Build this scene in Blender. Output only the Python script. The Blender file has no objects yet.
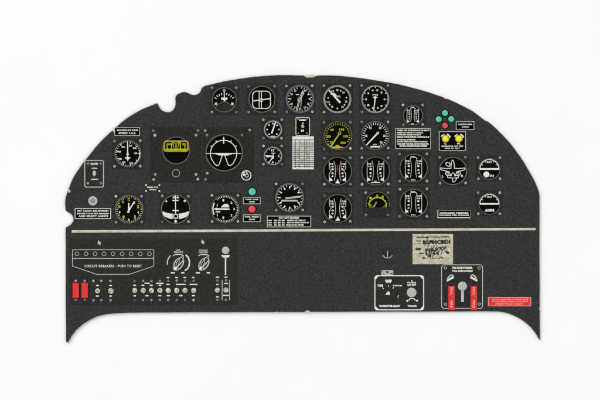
import bpy, bmesh, math, random
from mathutils import Vector
random.seed(7)
S = 0.0005                      # one drawing unit = half a millimetre; the panel is 237 mm wide
SC = bpy.context.scene
COL = SC.collection

# ------------------------------------------------------------------ camera, world, lamps, exposure
T = 2.6                         # plate thickness in drawing units
cam_d = bpy.data.cameras.new('camera')
cam_d.lens = 100.0
cam_d.sensor_width = 36.0
cam_d.clip_start = 0.01
cam_d.clip_end = 50.0
cam = bpy.data.objects.new('camera', cam_d)
COL.objects.link(cam)
cam.location = (0.0, 0.0, 600 * S * 100.0 / 36.0 + T * S)
SC.camera = cam

w = bpy.data.worlds.new('World')
SC.world = w
w.use_nodes = True
bg = w.node_tree.nodes['Background']
bg.inputs[0].default_value = (0.985, 0.99, 1.0, 1)
bg.inputs[1].default_value = 0.64


def area(name, loc, target, size, power, color=(1, 1, 1)):
    d = bpy.data.lights.new(name, 'AREA')
    d.shape = 'SQUARE'
    d.size = size
    d.energy = power
    d.color = color
    o = bpy.data.objects.new(name, d)
    COL.objects.link(o)
    o.location = loc
    o.rotation_euler = (Vector(target) - Vector(loc)).to_track_quat('-Z', 'Y').to_euler()
    return o


area('softbox_key', (-2.4, 2.3, 2.9), (0, 0, 0), 3.0, 112.0, (1.0, 0.992, 0.985))
area('softbox_fill', (2.8, -1.0, 3.4), (0, 0, 0), 2.8, 38.0, (0.97, 0.985, 1.0))
SC.view_settings.view_transform = 'Standard'
SC.view_settings.look = 'None'
SC.view_settings.exposure = 0.0
SC.view_settings.gamma = 1.0


# ------------------------------------------------------------------ materials
def mat(name, c, c2=None, scale=900.0, rough=0.6, spec=0.3, bump=0.0, bscale=2500.0, metal=0.0, sharp=(0.35, 0.65), nr=0.65):
    m = bpy.data.materials.new(name)
    m.use_nodes = True
    nt = m.node_tree
    b = nt.nodes['Principled BSDF']
    b.inputs['Roughness'].default_value = rough
    b.inputs['Specular IOR Level'].default_value = spec
    b.inputs['Metallic'].default_value = metal
    b.inputs['Base Color'].default_value = (*c, 1)
    tc = nt.nodes.new('ShaderNodeTexCoord')
    geo = nt.nodes.new('ShaderNodeNewGeometry')
    if c2 is not None:
        n = nt.nodes.new('ShaderNodeTexNoise')
        n.inputs['Scale'].default_value = scale
        n.inputs['Detail'].default_value = 5.0
        n.inputs['Roughness'].default_value = nr
        nt.links.new(geo.outputs['Position'], n.inputs['Vector'])
        r = nt.nodes.new('ShaderNodeValToRGB')
        r.color_ramp.elements[0].position = sharp[0]
        r.color_ramp.elements[1].position = sharp[1]
        r.color_ramp.elements[0].color = (*c, 1)
        r.color_ramp.elements[1].color = (*c2, 1)
        nt.links.new(n.outputs['Fac'], r.inputs['Fac'])
        nt.links.new(r.outputs['Color'], b.inputs['Base Color'])
    if bump:
        n2 = nt.nodes.new('ShaderNodeTexNoise')
        n2.inputs['Scale'].default_value = bscale
        n2.inputs['Detail'].default_value = 4.0
        nt.links.new(geo.outputs['Position'], n2.inputs['Vector'])
        bp = nt.nodes.new('ShaderNodeBump')
        bp.inputs['Strength'].default_value = bump
        bp.inputs['Distance'].default_value = 0.0002
        nt.links.new(n2.outputs['Fac'], bp.inputs['Height'])
        nt.links.new(bp.outputs['Normal'], b.inputs['Normal'])
    return m


M = {
    'sheet': mat('white_sheet', (0.885, 0.885, 0.88), (0.90, 0.90, 0.90), 18, 0.9, 0.1, 0.05, 900),
    'panel': mat('dark_grey_paint', (0.0078, 0.0079, 0.0074), (0.0415, 0.0415, 0.0400), 880, 0.75, 0.22, 0.9, 1700, sharp=(0.37, 0.64), nr=0.9),
    'black': mat('black_paint', (0.006, 0.006, 0.0047), (0.029, 0.029, 0.024), 880, 0.72, 0.2, 0.7, 1700, sharp=(0.36, 0.66), nr=0.9),
    'backing': mat('warm_black_paint', (0.0030, 0.0030, 0.0022), (0.0245, 0.024, 0.0198), 880, 0.72, 0.22, 0.7, 1700, sharp=(0.36, 0.66), nr=0.9),
    'dial': mat('dial_black', (0.0012, 0.0011, 0.0007), (0.0035, 0.0032, 0.002), 800, 0.8, 0.03),
    'ink': mat('off_white_ink', (0.46, 0.455, 0.40), (0.80, 0.79, 0.715), 1500, 0.7, 0.2, sharp=(0.3, 0.6)),
    'dim': mat('worn_pale_ink', (0.26, 0.255, 0.22), (0.56, 0.55, 0.47), 1300, 0.7, 0.2, sharp=(0.3, 0.65)),
    'grey': mat('grey_ink', (0.20, 0.20, 0.185), (0.36, 0.36, 0.33), 1200, 0.6, 0.3),
    'bezel': mat('dark_bezel', (0.075, 0.074, 0.060), (0.17, 0.165, 0.135), 700, 0.45, 0.4),
    'bezelgrey': mat('grey_bezel', (0.17, 0.17, 0.15), (0.33, 0.325, 0.29), 800, 0.5, 0.4),
    'bezelblue': mat('blue_grey_bezel', (0.035, 0.050, 0.066), (0.115, 0.15, 0.185), 900, 0.5, 0.4),
    'screw': mat('screw_grey', (0.13, 0.13, 0.12), (0.46, 0.455, 0.42), 420, 0.5, 0.4, 0.3, 3000, sharp=(0.38, 0.62)),
    'knob': mat('light_grey_paint', (0.36, 0.37, 0.36), (0.48, 0.49, 0.475), 900, 0.55, 0.3),
    'cream': mat('cream_line', (0.45, 0.41, 0.30), (0.64, 0.60, 0.475), 300, 0.75, 0.15, 0.2, 1500),
    'plate': mat('aged_cream_plate', (0.33, 0.31, 0.215), (0.62, 0.595, 0.465), 1000, 0.75, 0.15, 0.2, 2500),
    'tan': mat('pale_tan_cap', (0.20, 0.185, 0.125), (0.74, 0.71, 0.57), 800, 0.5, 0.35, 0.3, 2000, sharp=(0.36, 0.60)),
    'red': mat('red_paint', (0.58, 0.015, 0.015), (0.76, 0.032, 0.028), 700, 0.5, 0.3),
    'redlamp': mat('red_lens', (0.62, 0.035, 0.05), (0.74, 0.06, 0.075), 700, 0.35, 0.4),
    'green': mat('green_lens', (0.055, 0.46, 0.30), (0.10, 0.58, 0.40), 700, 0.35, 0.4),
    'yellow': mat('yellow_lens', (0.72, 0.64, 0.01), (0.88, 0.80, 0.03), 700, 0.4, 0.3),
    'yink': mat('yellow_ink', (0.34, 0.32, 0.010), (0.56, 0.53, 0.02), 1100, 0.7, 0.2),
    'olive': mat('olive_yellow_ink', (0.22, 0.20, 0.008), (0.42, 0.385, 0.014), 900, 0.6, 0.25),
    'edge': mat('bare_edge', (0.07, 0.068, 0.060), (0.22, 0.21, 0.18), 500, 0.6, 0.3),
    'slot': mat('slot_black', (0.008, 0.008, 0.008)),
    'maroon': mat('maroon_ink', (0.05, 0.012, 0.012), (0.09, 0.02, 0.02), 900, 0.7, 0.2),
    'darkink': mat('black_ink', (0.016, 0.015, 0.011), (0.05, 0.047, 0.035), 1100, 0.7, 0.15),
    'pinkink': mat('pale_red_ink', (0.62, 0.22, 0.18), (0.78, 0.52, 0.44), 1100, 0.7, 0.2),
}


nt = M['screw'].node_tree
oi = nt.nodes.new('ShaderNodeObjectInfo')
mr = nt.nodes.new('ShaderNodeMapRange')
mr.inputs['To Min'].default_value = 0.45
mr.inputs['To Max'].default_value = 1.35
hs = nt.nodes.new('ShaderNodeHueSaturation')
bs = nt.nodes['Principled BSDF']
src = bs.inputs['Base Color'].links[0].from_socket
nt.links.new(oi.outputs['Random'], mr.inputs['Value'])
nt.links.new(mr.outputs['Result'], hs.inputs['Value'])
nt.links.new(src, hs.inputs['Color'])
nt.links.new(hs.outputs['Color'], bs.inputs['Base Color'])


# ------------------------------------------------------------------ shape builder (drawing units, y down)
def pol(cx, cy, r, a):
    """point at clock angle a (degrees, 0 = up, clockwise)"""
    t = math.radians(a)
    return (cx + r * math.sin(t), cy - r * math.cos(t))


class Mb:
    def __init__(s, z0, z1):
        s.v, s.f, s.z0, s.z1, s.k = [], [], z0, z1, 0

    def _z(s):
        s.k += 1
        return s.z1 + 0.004 * (s.k % 40)

    def poly(s, pts, z0=None, z1=None):
        z0 = s.z0 if z0 is None else z0
        z1 = s._z() if z1 is None else z1
        n, b = len(pts), len(s.v)
        s.v += [(x, y, z0) for x, y in pts] + [(x, y, z1) for x, y in pts]
        s.f.append(tuple(range(b, b + n)))
        s.f.append(tuple(range(b + n, b + 2 * n)))
        for i in range(n):
            j = (i + 1) % n
            s.f.append((b + i, b + j, b + n + j, b + n + i))
        return s

    def rect(s, x0, y0, x1, y1):
        return s.poly([(x0, y0), (x1, y0), (x1, y1), (x0, y1)])

    def bar(s, cx, cy, wd, h):
        return s.rect(cx - wd / 2, cy - h / 2, cx + wd / 2, cy + h / 2)

    def disc(s, cx, cy, r, n=28, ry=None):
        ry = ry or r
        return s.poly([(cx + r * math.cos(2 * math.pi * i / n), cy + ry * math.sin(2 * math.pi * i / n)) for i in range(n)])

    def dome(s, cx, cy, r, h, n=20, flat=0.55, ry=None):
        """rounded button: skirt, shoulder, crown"""
        ry = ry or r
        b = len(s.v)
        rings = [(1.0, s.z0), (1.0, s.z1), (0.86, s.z1 + h * 0.55), (flat, s.z1 + h * 0.92)]
        for q, z in rings:
            for i in range(n):
                a = 2 * math.pi * i / n
                s.v.append((cx + r * q * math.cos(a), cy + ry * q * math.sin(a), z))
        s.v.append((cx, cy, s.z1 + h))
        for k in range(3):
            for i in range(n):
                j = (i + 1) % n
                s.f.append((b + k * n + i, b + k * n + j, b + (k + 1) * n + j, b + (k + 1) * n + i))
        c = b + 4 * n
        for i in range(n):
            s.f.append((b + 3 * n + i, b + 3 * n + (i + 1) % n, c))
        s.f.append(tuple(range(b, b + n)))
        return s

    def seg(s, x0, y0, x1, y1, wd, w2=None):
        w2 = wd if w2 is None else w2
        L = math.hypot(x1 - x0, y1 - y0) or 1
        nx, ny = -(y1 - y0) / L / 2, (x1 - x0) / L / 2
        return s.poly([(x0 + nx * wd, y0 + ny * wd), (x1 + nx * w2, y1 + ny * w2), (x1 - nx * w2, y1 - ny * w2), (x0 - nx * wd, y0 - ny * wd)])

    def line(s, pts, wd, closed=False):
        """one mitred ribbon along pts"""
        n = len(pts)
        z = s._z()
        L, R = [], []
        for i in range(n):
            p = pts[i]
            a = pts[i - 1] if (i > 0 or closed) else None
            c = pts[(i + 1) % n] if (i < n - 1 or closed) else None
            ds = []
            for q0, q1 in ((a, p), (p, c)):
                if q0 and q1:
                    l = math.hypot(q1[0] - q0[0], q1[1] - q0[1]) or 1
                    ds.append((-(q1[1] - q0[1]) / l, (q1[0] - q0[0]) / l))
            nx = sum(d[0] for d in ds) / len(ds)
            ny = sum(d[1] for d in ds) / len(ds)
            m2 = max(nx * nx + ny * ny, 0.25)
            nx, ny = nx / m2 * wd * 0.43, ny / m2 * wd * 0.43
            L.append((p[0] + nx, p[1] + ny))
            R.append((p[0] - nx, p[1] - ny))
        b = len(s.v)
        for i in range(n):
            s.v += [(*L[i], s.z0), (*R[i], s.z0), (*R[i], z), (*L[i], z)]
        for i in range(n if closed else n - 1):
            p, q = b + 4 * i, b + 4 * ((i + 1) % n)
            for e in range(4):
                g = (e + 1) % 4
                s.f.append((p + e, q + e, q + g, p + g))
        if not closed:
            s.f.append((b, b + 1, b + 2, b + 3))
            e = b + 4 * (n - 1)
            s.f.append((e, e + 1, e + 2, e + 3))
        return s

    def arc(s, cx, cy, r, a0, a1, wd, n=40):
        full = abs(a1 - a0) >= 359.9
        m = n if full else n + 1
        return s.line([pol(cx, cy, r, a0 + (a1 - a0) * i / n) for i in range(m)], wd, full)

    def rrect(s, x0, y0, x1, y1, r, wd, n=6):
        pts = []
        for cx, cy, a in ((x1 - r, y0 + r, 0), (x1 - r, y1 - r, 90), (x0 + r, y1 - r, 180), (x0 + r, y0 + r, 270)):
            pts += [pol(cx, cy, r, a + 90 * i / n) for i in range(n + 1)]
        return s.line(pts, wd, True)

    def rfill(s, x0, y0, x1, y1, r, n=5):
        pts = []
        for cx, cy, a in ((x1 - r, y0 + r, 0), (x1 - r, y1 - r, 90), (x0 + r, y1 - r, 180), (x0 + r, y0 + r, 270)):
            pts += [pol(cx, cy, r, a + 90 * i / n) for i in range(n + 1)]
        return s.poly(pts)

    def ticks(s, cx, cy, r0, r1, n, wd, a0=0, a1=360, ends=False):
        for i in range(n + (1 if ends else 0)):
            a = a0 + (a1 - a0) * i / n
            p, q = pol(cx, cy, r0, a), pol(cx, cy, r1, a)
            s.seg(*p, *q, wd)
        return s

    def text(s, txt, cx, cy, wd=None, h=2.0, rot=0.0, bold=0.035):
        v, f = glyphs(txt, bold)
        if not v:
            return s
        xs, ys = [p[0] for p in v], [p[1] for p in v]
        X0, X1, Y0, Y1 = min(xs), max(xs), min(ys), max(ys)
        ky = h / (Y1 - Y0)
        kx = ky if wd is None else wd / (X1 - X0)
        t = math.radians(rot)
        z = s._z()
        b = len(s.v)
        for x, y, up in v:
            u, q = (x - (X0 + X1) / 2) * kx, -(y - (Y0 + Y1) / 2) * ky
            s.v.append((cx + u * math.cos(t) - q * math.sin(t), cy + u * math.sin(t) + q * math.cos(t), z if up > 0 else s.z0))
        s.f += [tuple(b + i for i in g) for g in f]
        return s


_gl = {}


def glyphs(txt, bold):
    key = (txt, bold)
    if key not in _gl:
        c = bpy.data.curves.new('glyphs', 'FONT')
        c.body = txt
        c.resolution_u = 2
        c.extrude = 0.05
        c.offset = bold
        c.space_character = 1.12
        o = bpy.data.objects.new('glyphs', c)
        COL.objects.link(o)
        dg = bpy.context.evaluated_depsgraph_get()
        me = bpy.data.meshes.new_from_object(o.evaluated_get(dg))
        _gl[key] = ([(p.co.x, p.co.y, p.co.z) for p in me.vertices], [tuple(p.vertices) for p in me.polygons])
        bpy.data.objects.remove(o)
        bpy.data.curves.remove(c)
        bpy.data.meshes.remove(me)
    return _gl[key]


ORG = {}


def put(name, mb, m, parent=None, org=None, smooth=False, label=None):
    """link a builder's shape as ONE mesh object, its origin at org (drawing units)"""
    if org is None:
        xs, ys = [p[0] for p in mb.v], [p[1] for p in mb.v]
        org = ((min(xs) + max(xs)) / 2, (min(ys) + max(ys)) / 2)
    me = bpy.data.meshes.new(name)
    me.from_pydata([((x - org[0]) * S, (org[1] - y) * S, z * S) for x, y, z in mb.v], [], mb.f)
    bm = bmesh.new()
    bm.from_mesh(me)
    bmesh.ops.recalc_face_normals(bm, faces=bm.faces)
    bm.to_mesh(me)
    bm.free()
    me.materials.append(M[m])
    if smooth:
        for p in me.polygons:
            p.use_smooth = True
    o = bpy.data.objects.new(name, me)
    COL.objects.link(o)
    seat(o, parent, org)
    if label:
        o['label'] = label
    return o


def seat(o, parent, org):
    po = ORG[parent.name] if parent else (300, 200)
    o.parent = parent
    o.location = ((org[0] - po[0]) * S, (po[1] - org[1]) * S, 0)
    ORG[o.name] = org


# ------------------------------------------------------------------ the setting
me = bpy.data.meshes.new('tabletop')
bm = bmesh.new()
bmesh.ops.create_cube(bm, size=1.0)
for v in bm.verts:
    v.co = Vector((v.co.x * 3.0, v.co.y * 3.0, (v.co.z - 0.5) * 0.02))
bm.to_mesh(me)
bm.free()
me.materials.append(M['sheet'])
tab = bpy.data.objects.new('tabletop', me)
COL.objects.link(tab)
tab['kind'] = 'structure'

# ------------------------------------------------------------------ the panel itself
root = bpy.data.objects.new('instrument_panel', None)
COL.objects.link(root)
root.empty_display_size = 0.02
root['label'] = 'dark grey half-moon aircraft instrument panel with dials and switches lying on white'
root['category'] = 'instrument panel'
ORG[root.name] = (300, 200)

RUNS = [  # smooth runs, corners where they meet
    [(65.9, 338), (65.7, 300), (65.6, 260), (65.5, 236), (65.5, 230.5), (66.2, 227.2), (69.2, 225.6), (72.2, 222.6), (73.3, 219.2), (72.2, 215.6), (69.6, 212.9), (66.4, 211.4), (65.3, 208.5), (65.0, 203), (65.4, 198), (66.6, 194), (68.2, 190), (73, 178), (80, 167), (90, 154), (100, 142), (110, 132.4), (116, 127.1), (127.5, 117.5), (142.5, 108.9), (150, 105.8), (157, 103.0)],
    [(157, 103.0), (158.2, 105.0), (159.4, 107.4), (162, 110.2), (167.5, 112), (172, 110.6), (174.8, 107), (175.5, 102), (175.3, 97.5), (176.6, 94.9), (180, 93), (185, 91.8), (189, 93.4), (193.5, 94.8), (198, 93.9), (200.5, 91), (202.2, 87.6), (205, 85.8), (210, 84.5), (223, 81.5), (235, 79.4), (240, 78.6), (255, 76.5), (270, 75.3), (285, 74.9), (303, 75.3)],
    [(303, 75.3), (306, 76.4), (312, 76.7), (318, 75.4)],
    [(318, 75.4), (330, 75.2), (352.5, 76.9), (375, 80), (398, 84.1), (422, 90.1), (445, 97.8), (460, 104.4), (472, 110.7), (482.5, 118.4), (485, 120.4), (488.4, 121.7), (491, 123.8), (500, 132.2), (512, 145.2), (522.5, 160), (528, 169), (534, 179.6), (538, 189), (539.4, 195), (539.6, 202), (539.6, 240), (539.8, 300), (540.1, 340.3)],
    [(540.1, 340.3), (539.1, 339.4)],
    [(539.1, 339.4), (537, 335.8), (533, 330), (528, 324.8), (522, 320.2), (515, 316.2), (508, 313.5), (500, 311.9), (490, 311.5), (480, 311.5)],
    [(480, 311.5), (400, 311.8), (310, 312.1)],
    [(310, 312.1), (308.8, 311.2), (306.2, 311.2), (305, 312.2)],
    [(305, 312.2), (200, 312.5), (130, 312.9)],
    [(130, 312.9), (115, 313.6), (105, 314.7), (95, 317.6), (85, 323), (77, 329.5), (72, 335.6), (69.2, 340.4), (68.3, 342.4)],
    [(68.3, 342.4), (66.2, 342.4)],
    [(66.2, 342.4), (65.9, 338)],
]


def spline(p, k=4):
    out = []
    n = len(p)
    if n == 2:
        return [p[0]]
    for i in range(n - 1):
        a, b, c, d = p[max(i - 1, 0)], p[i], p[i + 1], p[min(i + 2, n - 1)]
        # centripetal-ish: limit tangents by the segment's length
        L = math.hypot(c[0] - b[0], c[1] - b[1])

        def tan(u, v):
            l = math.hypot(v[0] - u[0], v[1] - u[1]) or 1
            return ((v[0] - u[0]) / l * L, (v[1] - u[1]) / l * L)
        m0, m1 = tan(a, c), tan(b, d)
        for j in range(k):
            t = j / k
            h0, h1, h2, h3 = 2 * t**3 - 3 * t**2 + 1, t**3 - 2 * t**2 + t, -2 * t**3 + 3 * t**2, t**3 - t**2
            out.append(tuple(h0 * b[q] + h1 * m0[q] + h2 * c[q] + h3 * m1[q] for q in (0, 1)))
    return out


loop = []
for r in RUNS:
    loop += spline(r)
loop = [(x + random.uniform(-0.10, 0.10), y + random.uniform(-0.10, 0.10)) for x, y in loop]
pl = Mb(0.0, T)
n = len(loop)
inn = []
for i in range(n):
    a, b, c = loop[i - 1], loop[i], loop[(i + 1) % n]
    nx, ny = 0.0, 0.0
    for u, v in ((a, b), (b, c)):
        l = math.hypot(v[0] - u[0], v[1] - u[1]) or 1
        nx -= (v[1] - u[1]) / l
        ny += (v[0] - u[0]) / l
    l = math.hypot(nx, ny) or 1
    inn.append((b[0] + nx / l * 0.38, b[1] + ny / l * 0.38))
for z, lp in ((0.02, loop), (T - 0.32, loop), (T, inn)):
    pl.v += [(x, y, z) for x, y in lp]
for k in range(2):
    for i in range(n):
        j = (i + 1) % n
        pl.f.append((k * n + i, k * n + j, (k + 1) * n + j, (k + 1) * n + i))
pl.f.append(tuple(range(2 * n, 3 * n)))
pl.f.append(tuple(range(n)))
plate = put('panel_plate', pl, 'panel', root, (300, 200))
plate.data.materials.append(M['edge'])
for p_ in plate.data.polygons:
    if p_.index < 2 * n:
        p_.material_index = 1

# raw sprue stubs left on the rim
for pts in ([(303.6, 75.6), (306.5, 74.9), (313, 75.0), (317.4, 75.5), (312.5, 77.5), (306.5, 77.4)],
            [(112.4, 129.4), (115.6, 127.0), (116.4, 130.5), (115.0, 133.0), (113.2, 131.6)],
            [(68.4, 190.0), (69.6, 189.3), (70.6, 191.2), (70.0, 192.8), (68.4, 192.4)],
            [(275.2, 312.2), (276.2, 311.9), (278.2, 311.9), (278.8, 312.3), (278.6, 312.7), (275.6, 312.7)],
            [(280.6, 311.9), (282.4, 311.9), (282.0, 312.7), (280.9, 312.7)],
            [(443.6, 97.6), (445.0, 97.3), (447.6, 98.3), (447.0, 99.0), (444.4, 98.5)],
            [(539.2, 307.6), (540.2, 307.2), (540.2, 310.2), (539.4, 310.0)],
            [(304.8, 311.6), (306.2, 310.6), (308.8, 310.6), (310.2, 311.6), (309.6, 312.7), (305.4, 312.7)]):
    put('sprue_stub', Mb(T * 0.3, T + 0.12).poly(pts), 'cream', root)

# the cream dividing line, scored right across
put('dividing_line', Mb(T - 0.2, T + 0.14).poly([(71.7, 230.25), (300, 229.1), (535.6, 227.9), (535.6, 230.2), (300, 231.5), (71.7, 232.75)]), 'cream', root)

# ------------------------------------------------------------------ gauges
zf, zb = T + 0.08, T + 0.45      # dial surface, backing surface


def backing(cx, cy, r, box):
    x0, y0, x1, y1 = box
    N = 72
    b = Mb(T - 0.1, zb)
    ins, outs = [], []
    for i in range(N):
        a = 2 * math.pi * (i + 0.5) / N
        dx, dy = math.cos(a), math.sin(a)
        t = 1e9
        if dx > 1e-9: t = min(t, (x1 - cx) / dx)
        if dx < -1e-9: t = min(t, (x0 - cx) / dx)
        if dy > 1e-9: t = min(t, (y1 - cy) / dy)
        if dy < -1e-9: t = min(t, (y0 - cy) / dy)
        outs.append((cx + dx * t, cy + dy * t))
        ins.append((cx + dx * r, cy + dy * r))
    for lp, z in ((outs, T - 0.1), (outs, zb), (ins, zb), (ins, T - 0.1)):
        b.v += [(x, y, z) for x, y in lp]
    for k in range(4):
        k2 = (k + 1) % 4
        for i in range(N):
            j = (i + 1) % N
            b.f.append((k * N + i, k * N + j, k2 * N + j, k2 * N + i))
    return b


def bezel(cx, cy, r, wd, N=72):
    """turned ring with a sloped inside edge"""
    b = Mb(0, 0)
    prof = [(r + 0.05, zb - 0.1), (r + 0.05, zb + 0.16), (r - wd * 0.45, zb + 0.22), (r - wd, zf + 0.05), (r - wd, T - 0.05)]
    for q, z in prof:
        for i in range(N):
            a = 2 * math.pi * i / N
            b.v.append((cx + q * math.cos(a), cy + q * math.sin(a), z))
    P = len(prof)
    for k in range(P):
        for i in range(N):
            j = (i + 1) % N
            k2 = (k + 1) % P
            b.f.append((k * N + i, k * N + j, k2 * N + j, k2 * N + i))
    return b


SCREW = None


def screw(x, y, parent, z=None, r=1.3):
    """slotted screw head; the first is built, the rest are copies sharing its mesh"""
    global SCREW
    z = zb if z is None else z
    if SCREW is None:
        sm = Mb(-0.3, 0.12).dome(300, 200, 1.4, 0.35, 16, 0.6)
        o = put('screw', sm, 'screw', parent, (300, 200), True)
        SCREW = o
        sl = put('slot', Mb(0.2, 0.49).rect(299.3, 199.84, 300.7, 200.16), 'slot', None, (300, 200))
        bm = bmesh.new()
        bm.from_mesh(o.data)
        k0 = len(bm.faces)
        bm.from_mesh(sl.data)
        bm.faces.ensure_lookup_table()
        for f_ in bm.faces[k0:]:
            f_.material_index = 1
            f_.smooth = False
        bm.to_mesh(o.data)
        bm.free()
        o.data.materials.append(M['slot'])
        bpy.data.objects.remove(sl)
    else:
        o = SCREW.copy()
        COL.objects.link(o)
    seat(o, parent, (x, y))
    o.location.z = z * S
    o.scale = (r / 1.3, r / 1.3, 1)
    o.rotation_euler.z = random.random() * 3
    return o


def gauge(name, label, cx, cy, r, scr, bw=1.0, bm_='bezel', box=None, grow=2.3, span=None):
    if box is None:
        xs, ys = [p[0] for p in scr], [p[1] for p in scr]
        box = (min(xs) - grow, min(ys) - grow, max(xs) + grow, max(ys) + grow)
        box = (min(box[0], cx - r - 0.5), min(box[1], cy - r - 0.5), max(box[2], cx + r + 0.5), max(box[3], cy + r + 0.5))
    g = put(name, backing(cx, cy, r, box), 'backing', root, (cx, cy), label=label)
    put('face', Mb(T - 0.1, zf).disc(cx, cy, r - 0.1, 56), 'dial', g, (cx, cy))
    if span:
        put('bezel', Mb(T - 0.05, zb + 0.2).arc(cx, cy, r - bw / 2, span[0], span[1], bw, 48), bm_, g, (cx, cy))
    else:
        put('bezel', bezel(cx, cy, r, bw), bm_, g, (cx, cy), True)
    for x, y in scr:
        screw(x, y, g)
    return g


def ink():
    return Mb(zf - 0.03, zf + 0.05)


def hand():
    return Mb(zf + 0.2, zf + 0.42)


def mk(g, mb, m='ink', name='markings'):
    return put(name, mb, m, g, ORG[g.name])


def nums(mb, cx, cy, r, items, h=2.1, wd=None):
    for a, t in items:
        x, y = pol(cx, cy, r, a)
        mb.text(t, x, y, wd, h)
    return mb


# 1 -- fan dial, top row
g = gauge('fan_gauge', 'black dial with a short upright pointer and a dark fan-shaped cover, beside the rim notches', 224.3, 99.8, 12.4, [(212, 87.6), (236.3, 87.6), (212, 112), (236.5, 112)], 0.8)
m = ink()
for x, y, a in [(215.6, 98, -58), (217.3, 96.2, -45), (219.3, 94.9, -30), (221.6, 94, -15), (226.7, 94, 15), (229.0, 94.9, 30), (231.2, 96.2, 45), (233.1, 97.8, 58)]:
    dx, dy = math.sin(math.radians(a)) * 1.1, -math.cos(math.radians(a)) * 1.1
    m.seg(x - dx, y - dy, x + dx, y + dy, 0.75)
m.bar(216.1, 103.7, 2.1, 2.1).bar(232.4, 103.7, 2.1, 2.1)
mk(g, m)
mk(g, hand().arc(224.2, 90.4, 1.1, 0, 360, 0.6, 16).seg(224.2, 91.4, 224.4, 99, 0.9).bar(224.3, 98.7, 6.2, 2.3).bar(224.5, 100.9, 1.6, 2), 'ink', 'needle')
pts = [(215.2, 107.6), (219.5, 103.8), (222.6, 102.0), (224.4, 101.5), (226.4, 102.0), (229.5, 104.0), (234.6, 107.0)]
pts += [pol(224.3, 99.8, 11.3, a) for a in range(130, 236, 8)]
mk(g, Mb(zf, zf + 0.55).poly(pts), 'backing', 'fan_cover')
mk(g, Mb(zf + 0.3, zf + 0.62).line(pts[:7], 0.7), 'bezel', 'cover_edge')

# 2 -- cross gauge
g = gauge('cross_pointer_gauge', 'black dial with a rounded white square and crossed pointers, second dial of the top row', 262, 99.2, 13.4, [(248.6, 86.3), (274.7, 86), (248.6, 112), (274.7, 112)], 0.9)
m = ink().rrect(252.6, 91.1, 270.5, 108.4, 4.2, 1.0)
m.seg(249.4, 103.6, 249.4, 106, 0.7).seg(253.6, 88.6, 255.6, 87.3, 0.8)
mk(g, m)
n_ = hand().seg(259.2, 91.6, 259.2, 108.0, 0.7).seg(261.4, 91.6, 261.4, 108.0, 0.7)
n_.seg(253, 101.1, 260.2, 99.9, 1.0).seg(263, 99.6, 270.1, 98.6, 1.1).arc(261.4, 100, 1.5, 0, 360, 0.7, 18)
mk(g, n_, 'ink', 'needle')

# 3 -- blue rimmed double needle
g = gauge('double_needle_dial', 'black dial with a blue-grey rim and two crossing pale needles', 300, 99, 14.2, [(286.5, 86), (312.3, 85.8), (286.7, 112), (312.3, 111.7)], 2.0, 'bezelblue')
m = ink()
m.ticks(300, 99, 10.6, 11.9, 24, 0.6, 7.5)
for i in range(12):
    x, y = pol(300, 99, 9.6, i * 30)
    if i in (0,):
        continue
    m.text('%d' % (i * 3), x, y, 2.0, 1.9)
m.bar(297.4, 94.5, 3, 0.9)
mk(g, m)
n_ = hand().line([(302.8, 90.2), (303.9, 93.4), (299.8, 100.2), (297.2, 110.9), (296.2, 110.6), (298.8, 99.6), (301.4, 93.2)], 0.75, True)
n_.seg(301.8, 92, 300.8, 107, 0.7).arc(299.6, 99.6, 1.9, 0, 360, 0.7, 20).poly([(302.6, 90.0), (304.0, 94.2), (301.2, 94.2)])
mk(g, n_, 'dim', 'needle')

# 4 -- grey rim, slanted needle
g = gauge('single_needle_dial', 'black dial with a broad grey rim and white needle slanting up to the left', 337.3, 99.2, 14.0, [(324, 85.5), (350, 85.5), (324, 112), (350.3, 112)], 1.9, 'bezelgrey')
m = ink()
nums(m, 337.3, 99.2, 9.2, [(0, '20'), (42, '24'), (105, '32'), (145, '36'), (215, '40'), (252, '12'), (330, '18')], 2.0, 2.3)
for a in (22, 80, 128, 180, 235, 278):
    m.disc(*pol(337.3, 99.2, 9.2, a), 0.75, 10)
m.text('FUEL', 338.2, 96.4, 5.0, 1.7).seg(322.9, 102, 326.4, 101.6, 0.6)
mk(g, m)
mk(g, hand().seg(328.6, 89.9, 340.2, 102.7, 1.0, 2.1).poly([(330.0, 94.0), (334.6, 93.0), (337.5, 96.4), (332.5, 95.2)]), 'ink', 'needle')

# 5 -- needle straight down
g = gauge('single_needle_dial', 'black dial with a slim grey rim and needle hanging straight down, right end of the top row', 375.3, 99.2, 13.9, [(361.8, 85.6), (388, 85.5), (362, 112), (388, 112)], 1.5, 'bezelgrey')
m = ink()
nums(m, 375.3, 99.2, 9.2, [(90, '6'), (137, '8'), (165, '9'), (195, '0'), (230, '1'), (270, '2'), (310, '3'), (343, '4'), (12, '5'), (43, '5')], 1.9, 1.9)
m.ticks(375.3, 99.2, 11.2, 12.6, 12, 0.6).text('PSI', 375.2, 94.8, 5.2, 1.6)
mk(g, m)
mk(g, hand().seg(375.2, 97.2, 373.7, 111.3, 1.2, 0.8).bar(375.2, 97.2, 4.8, 0.9).seg(375.2, 96.2, 375.2, 99, 1.6), 'ink', 'needle')

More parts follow.
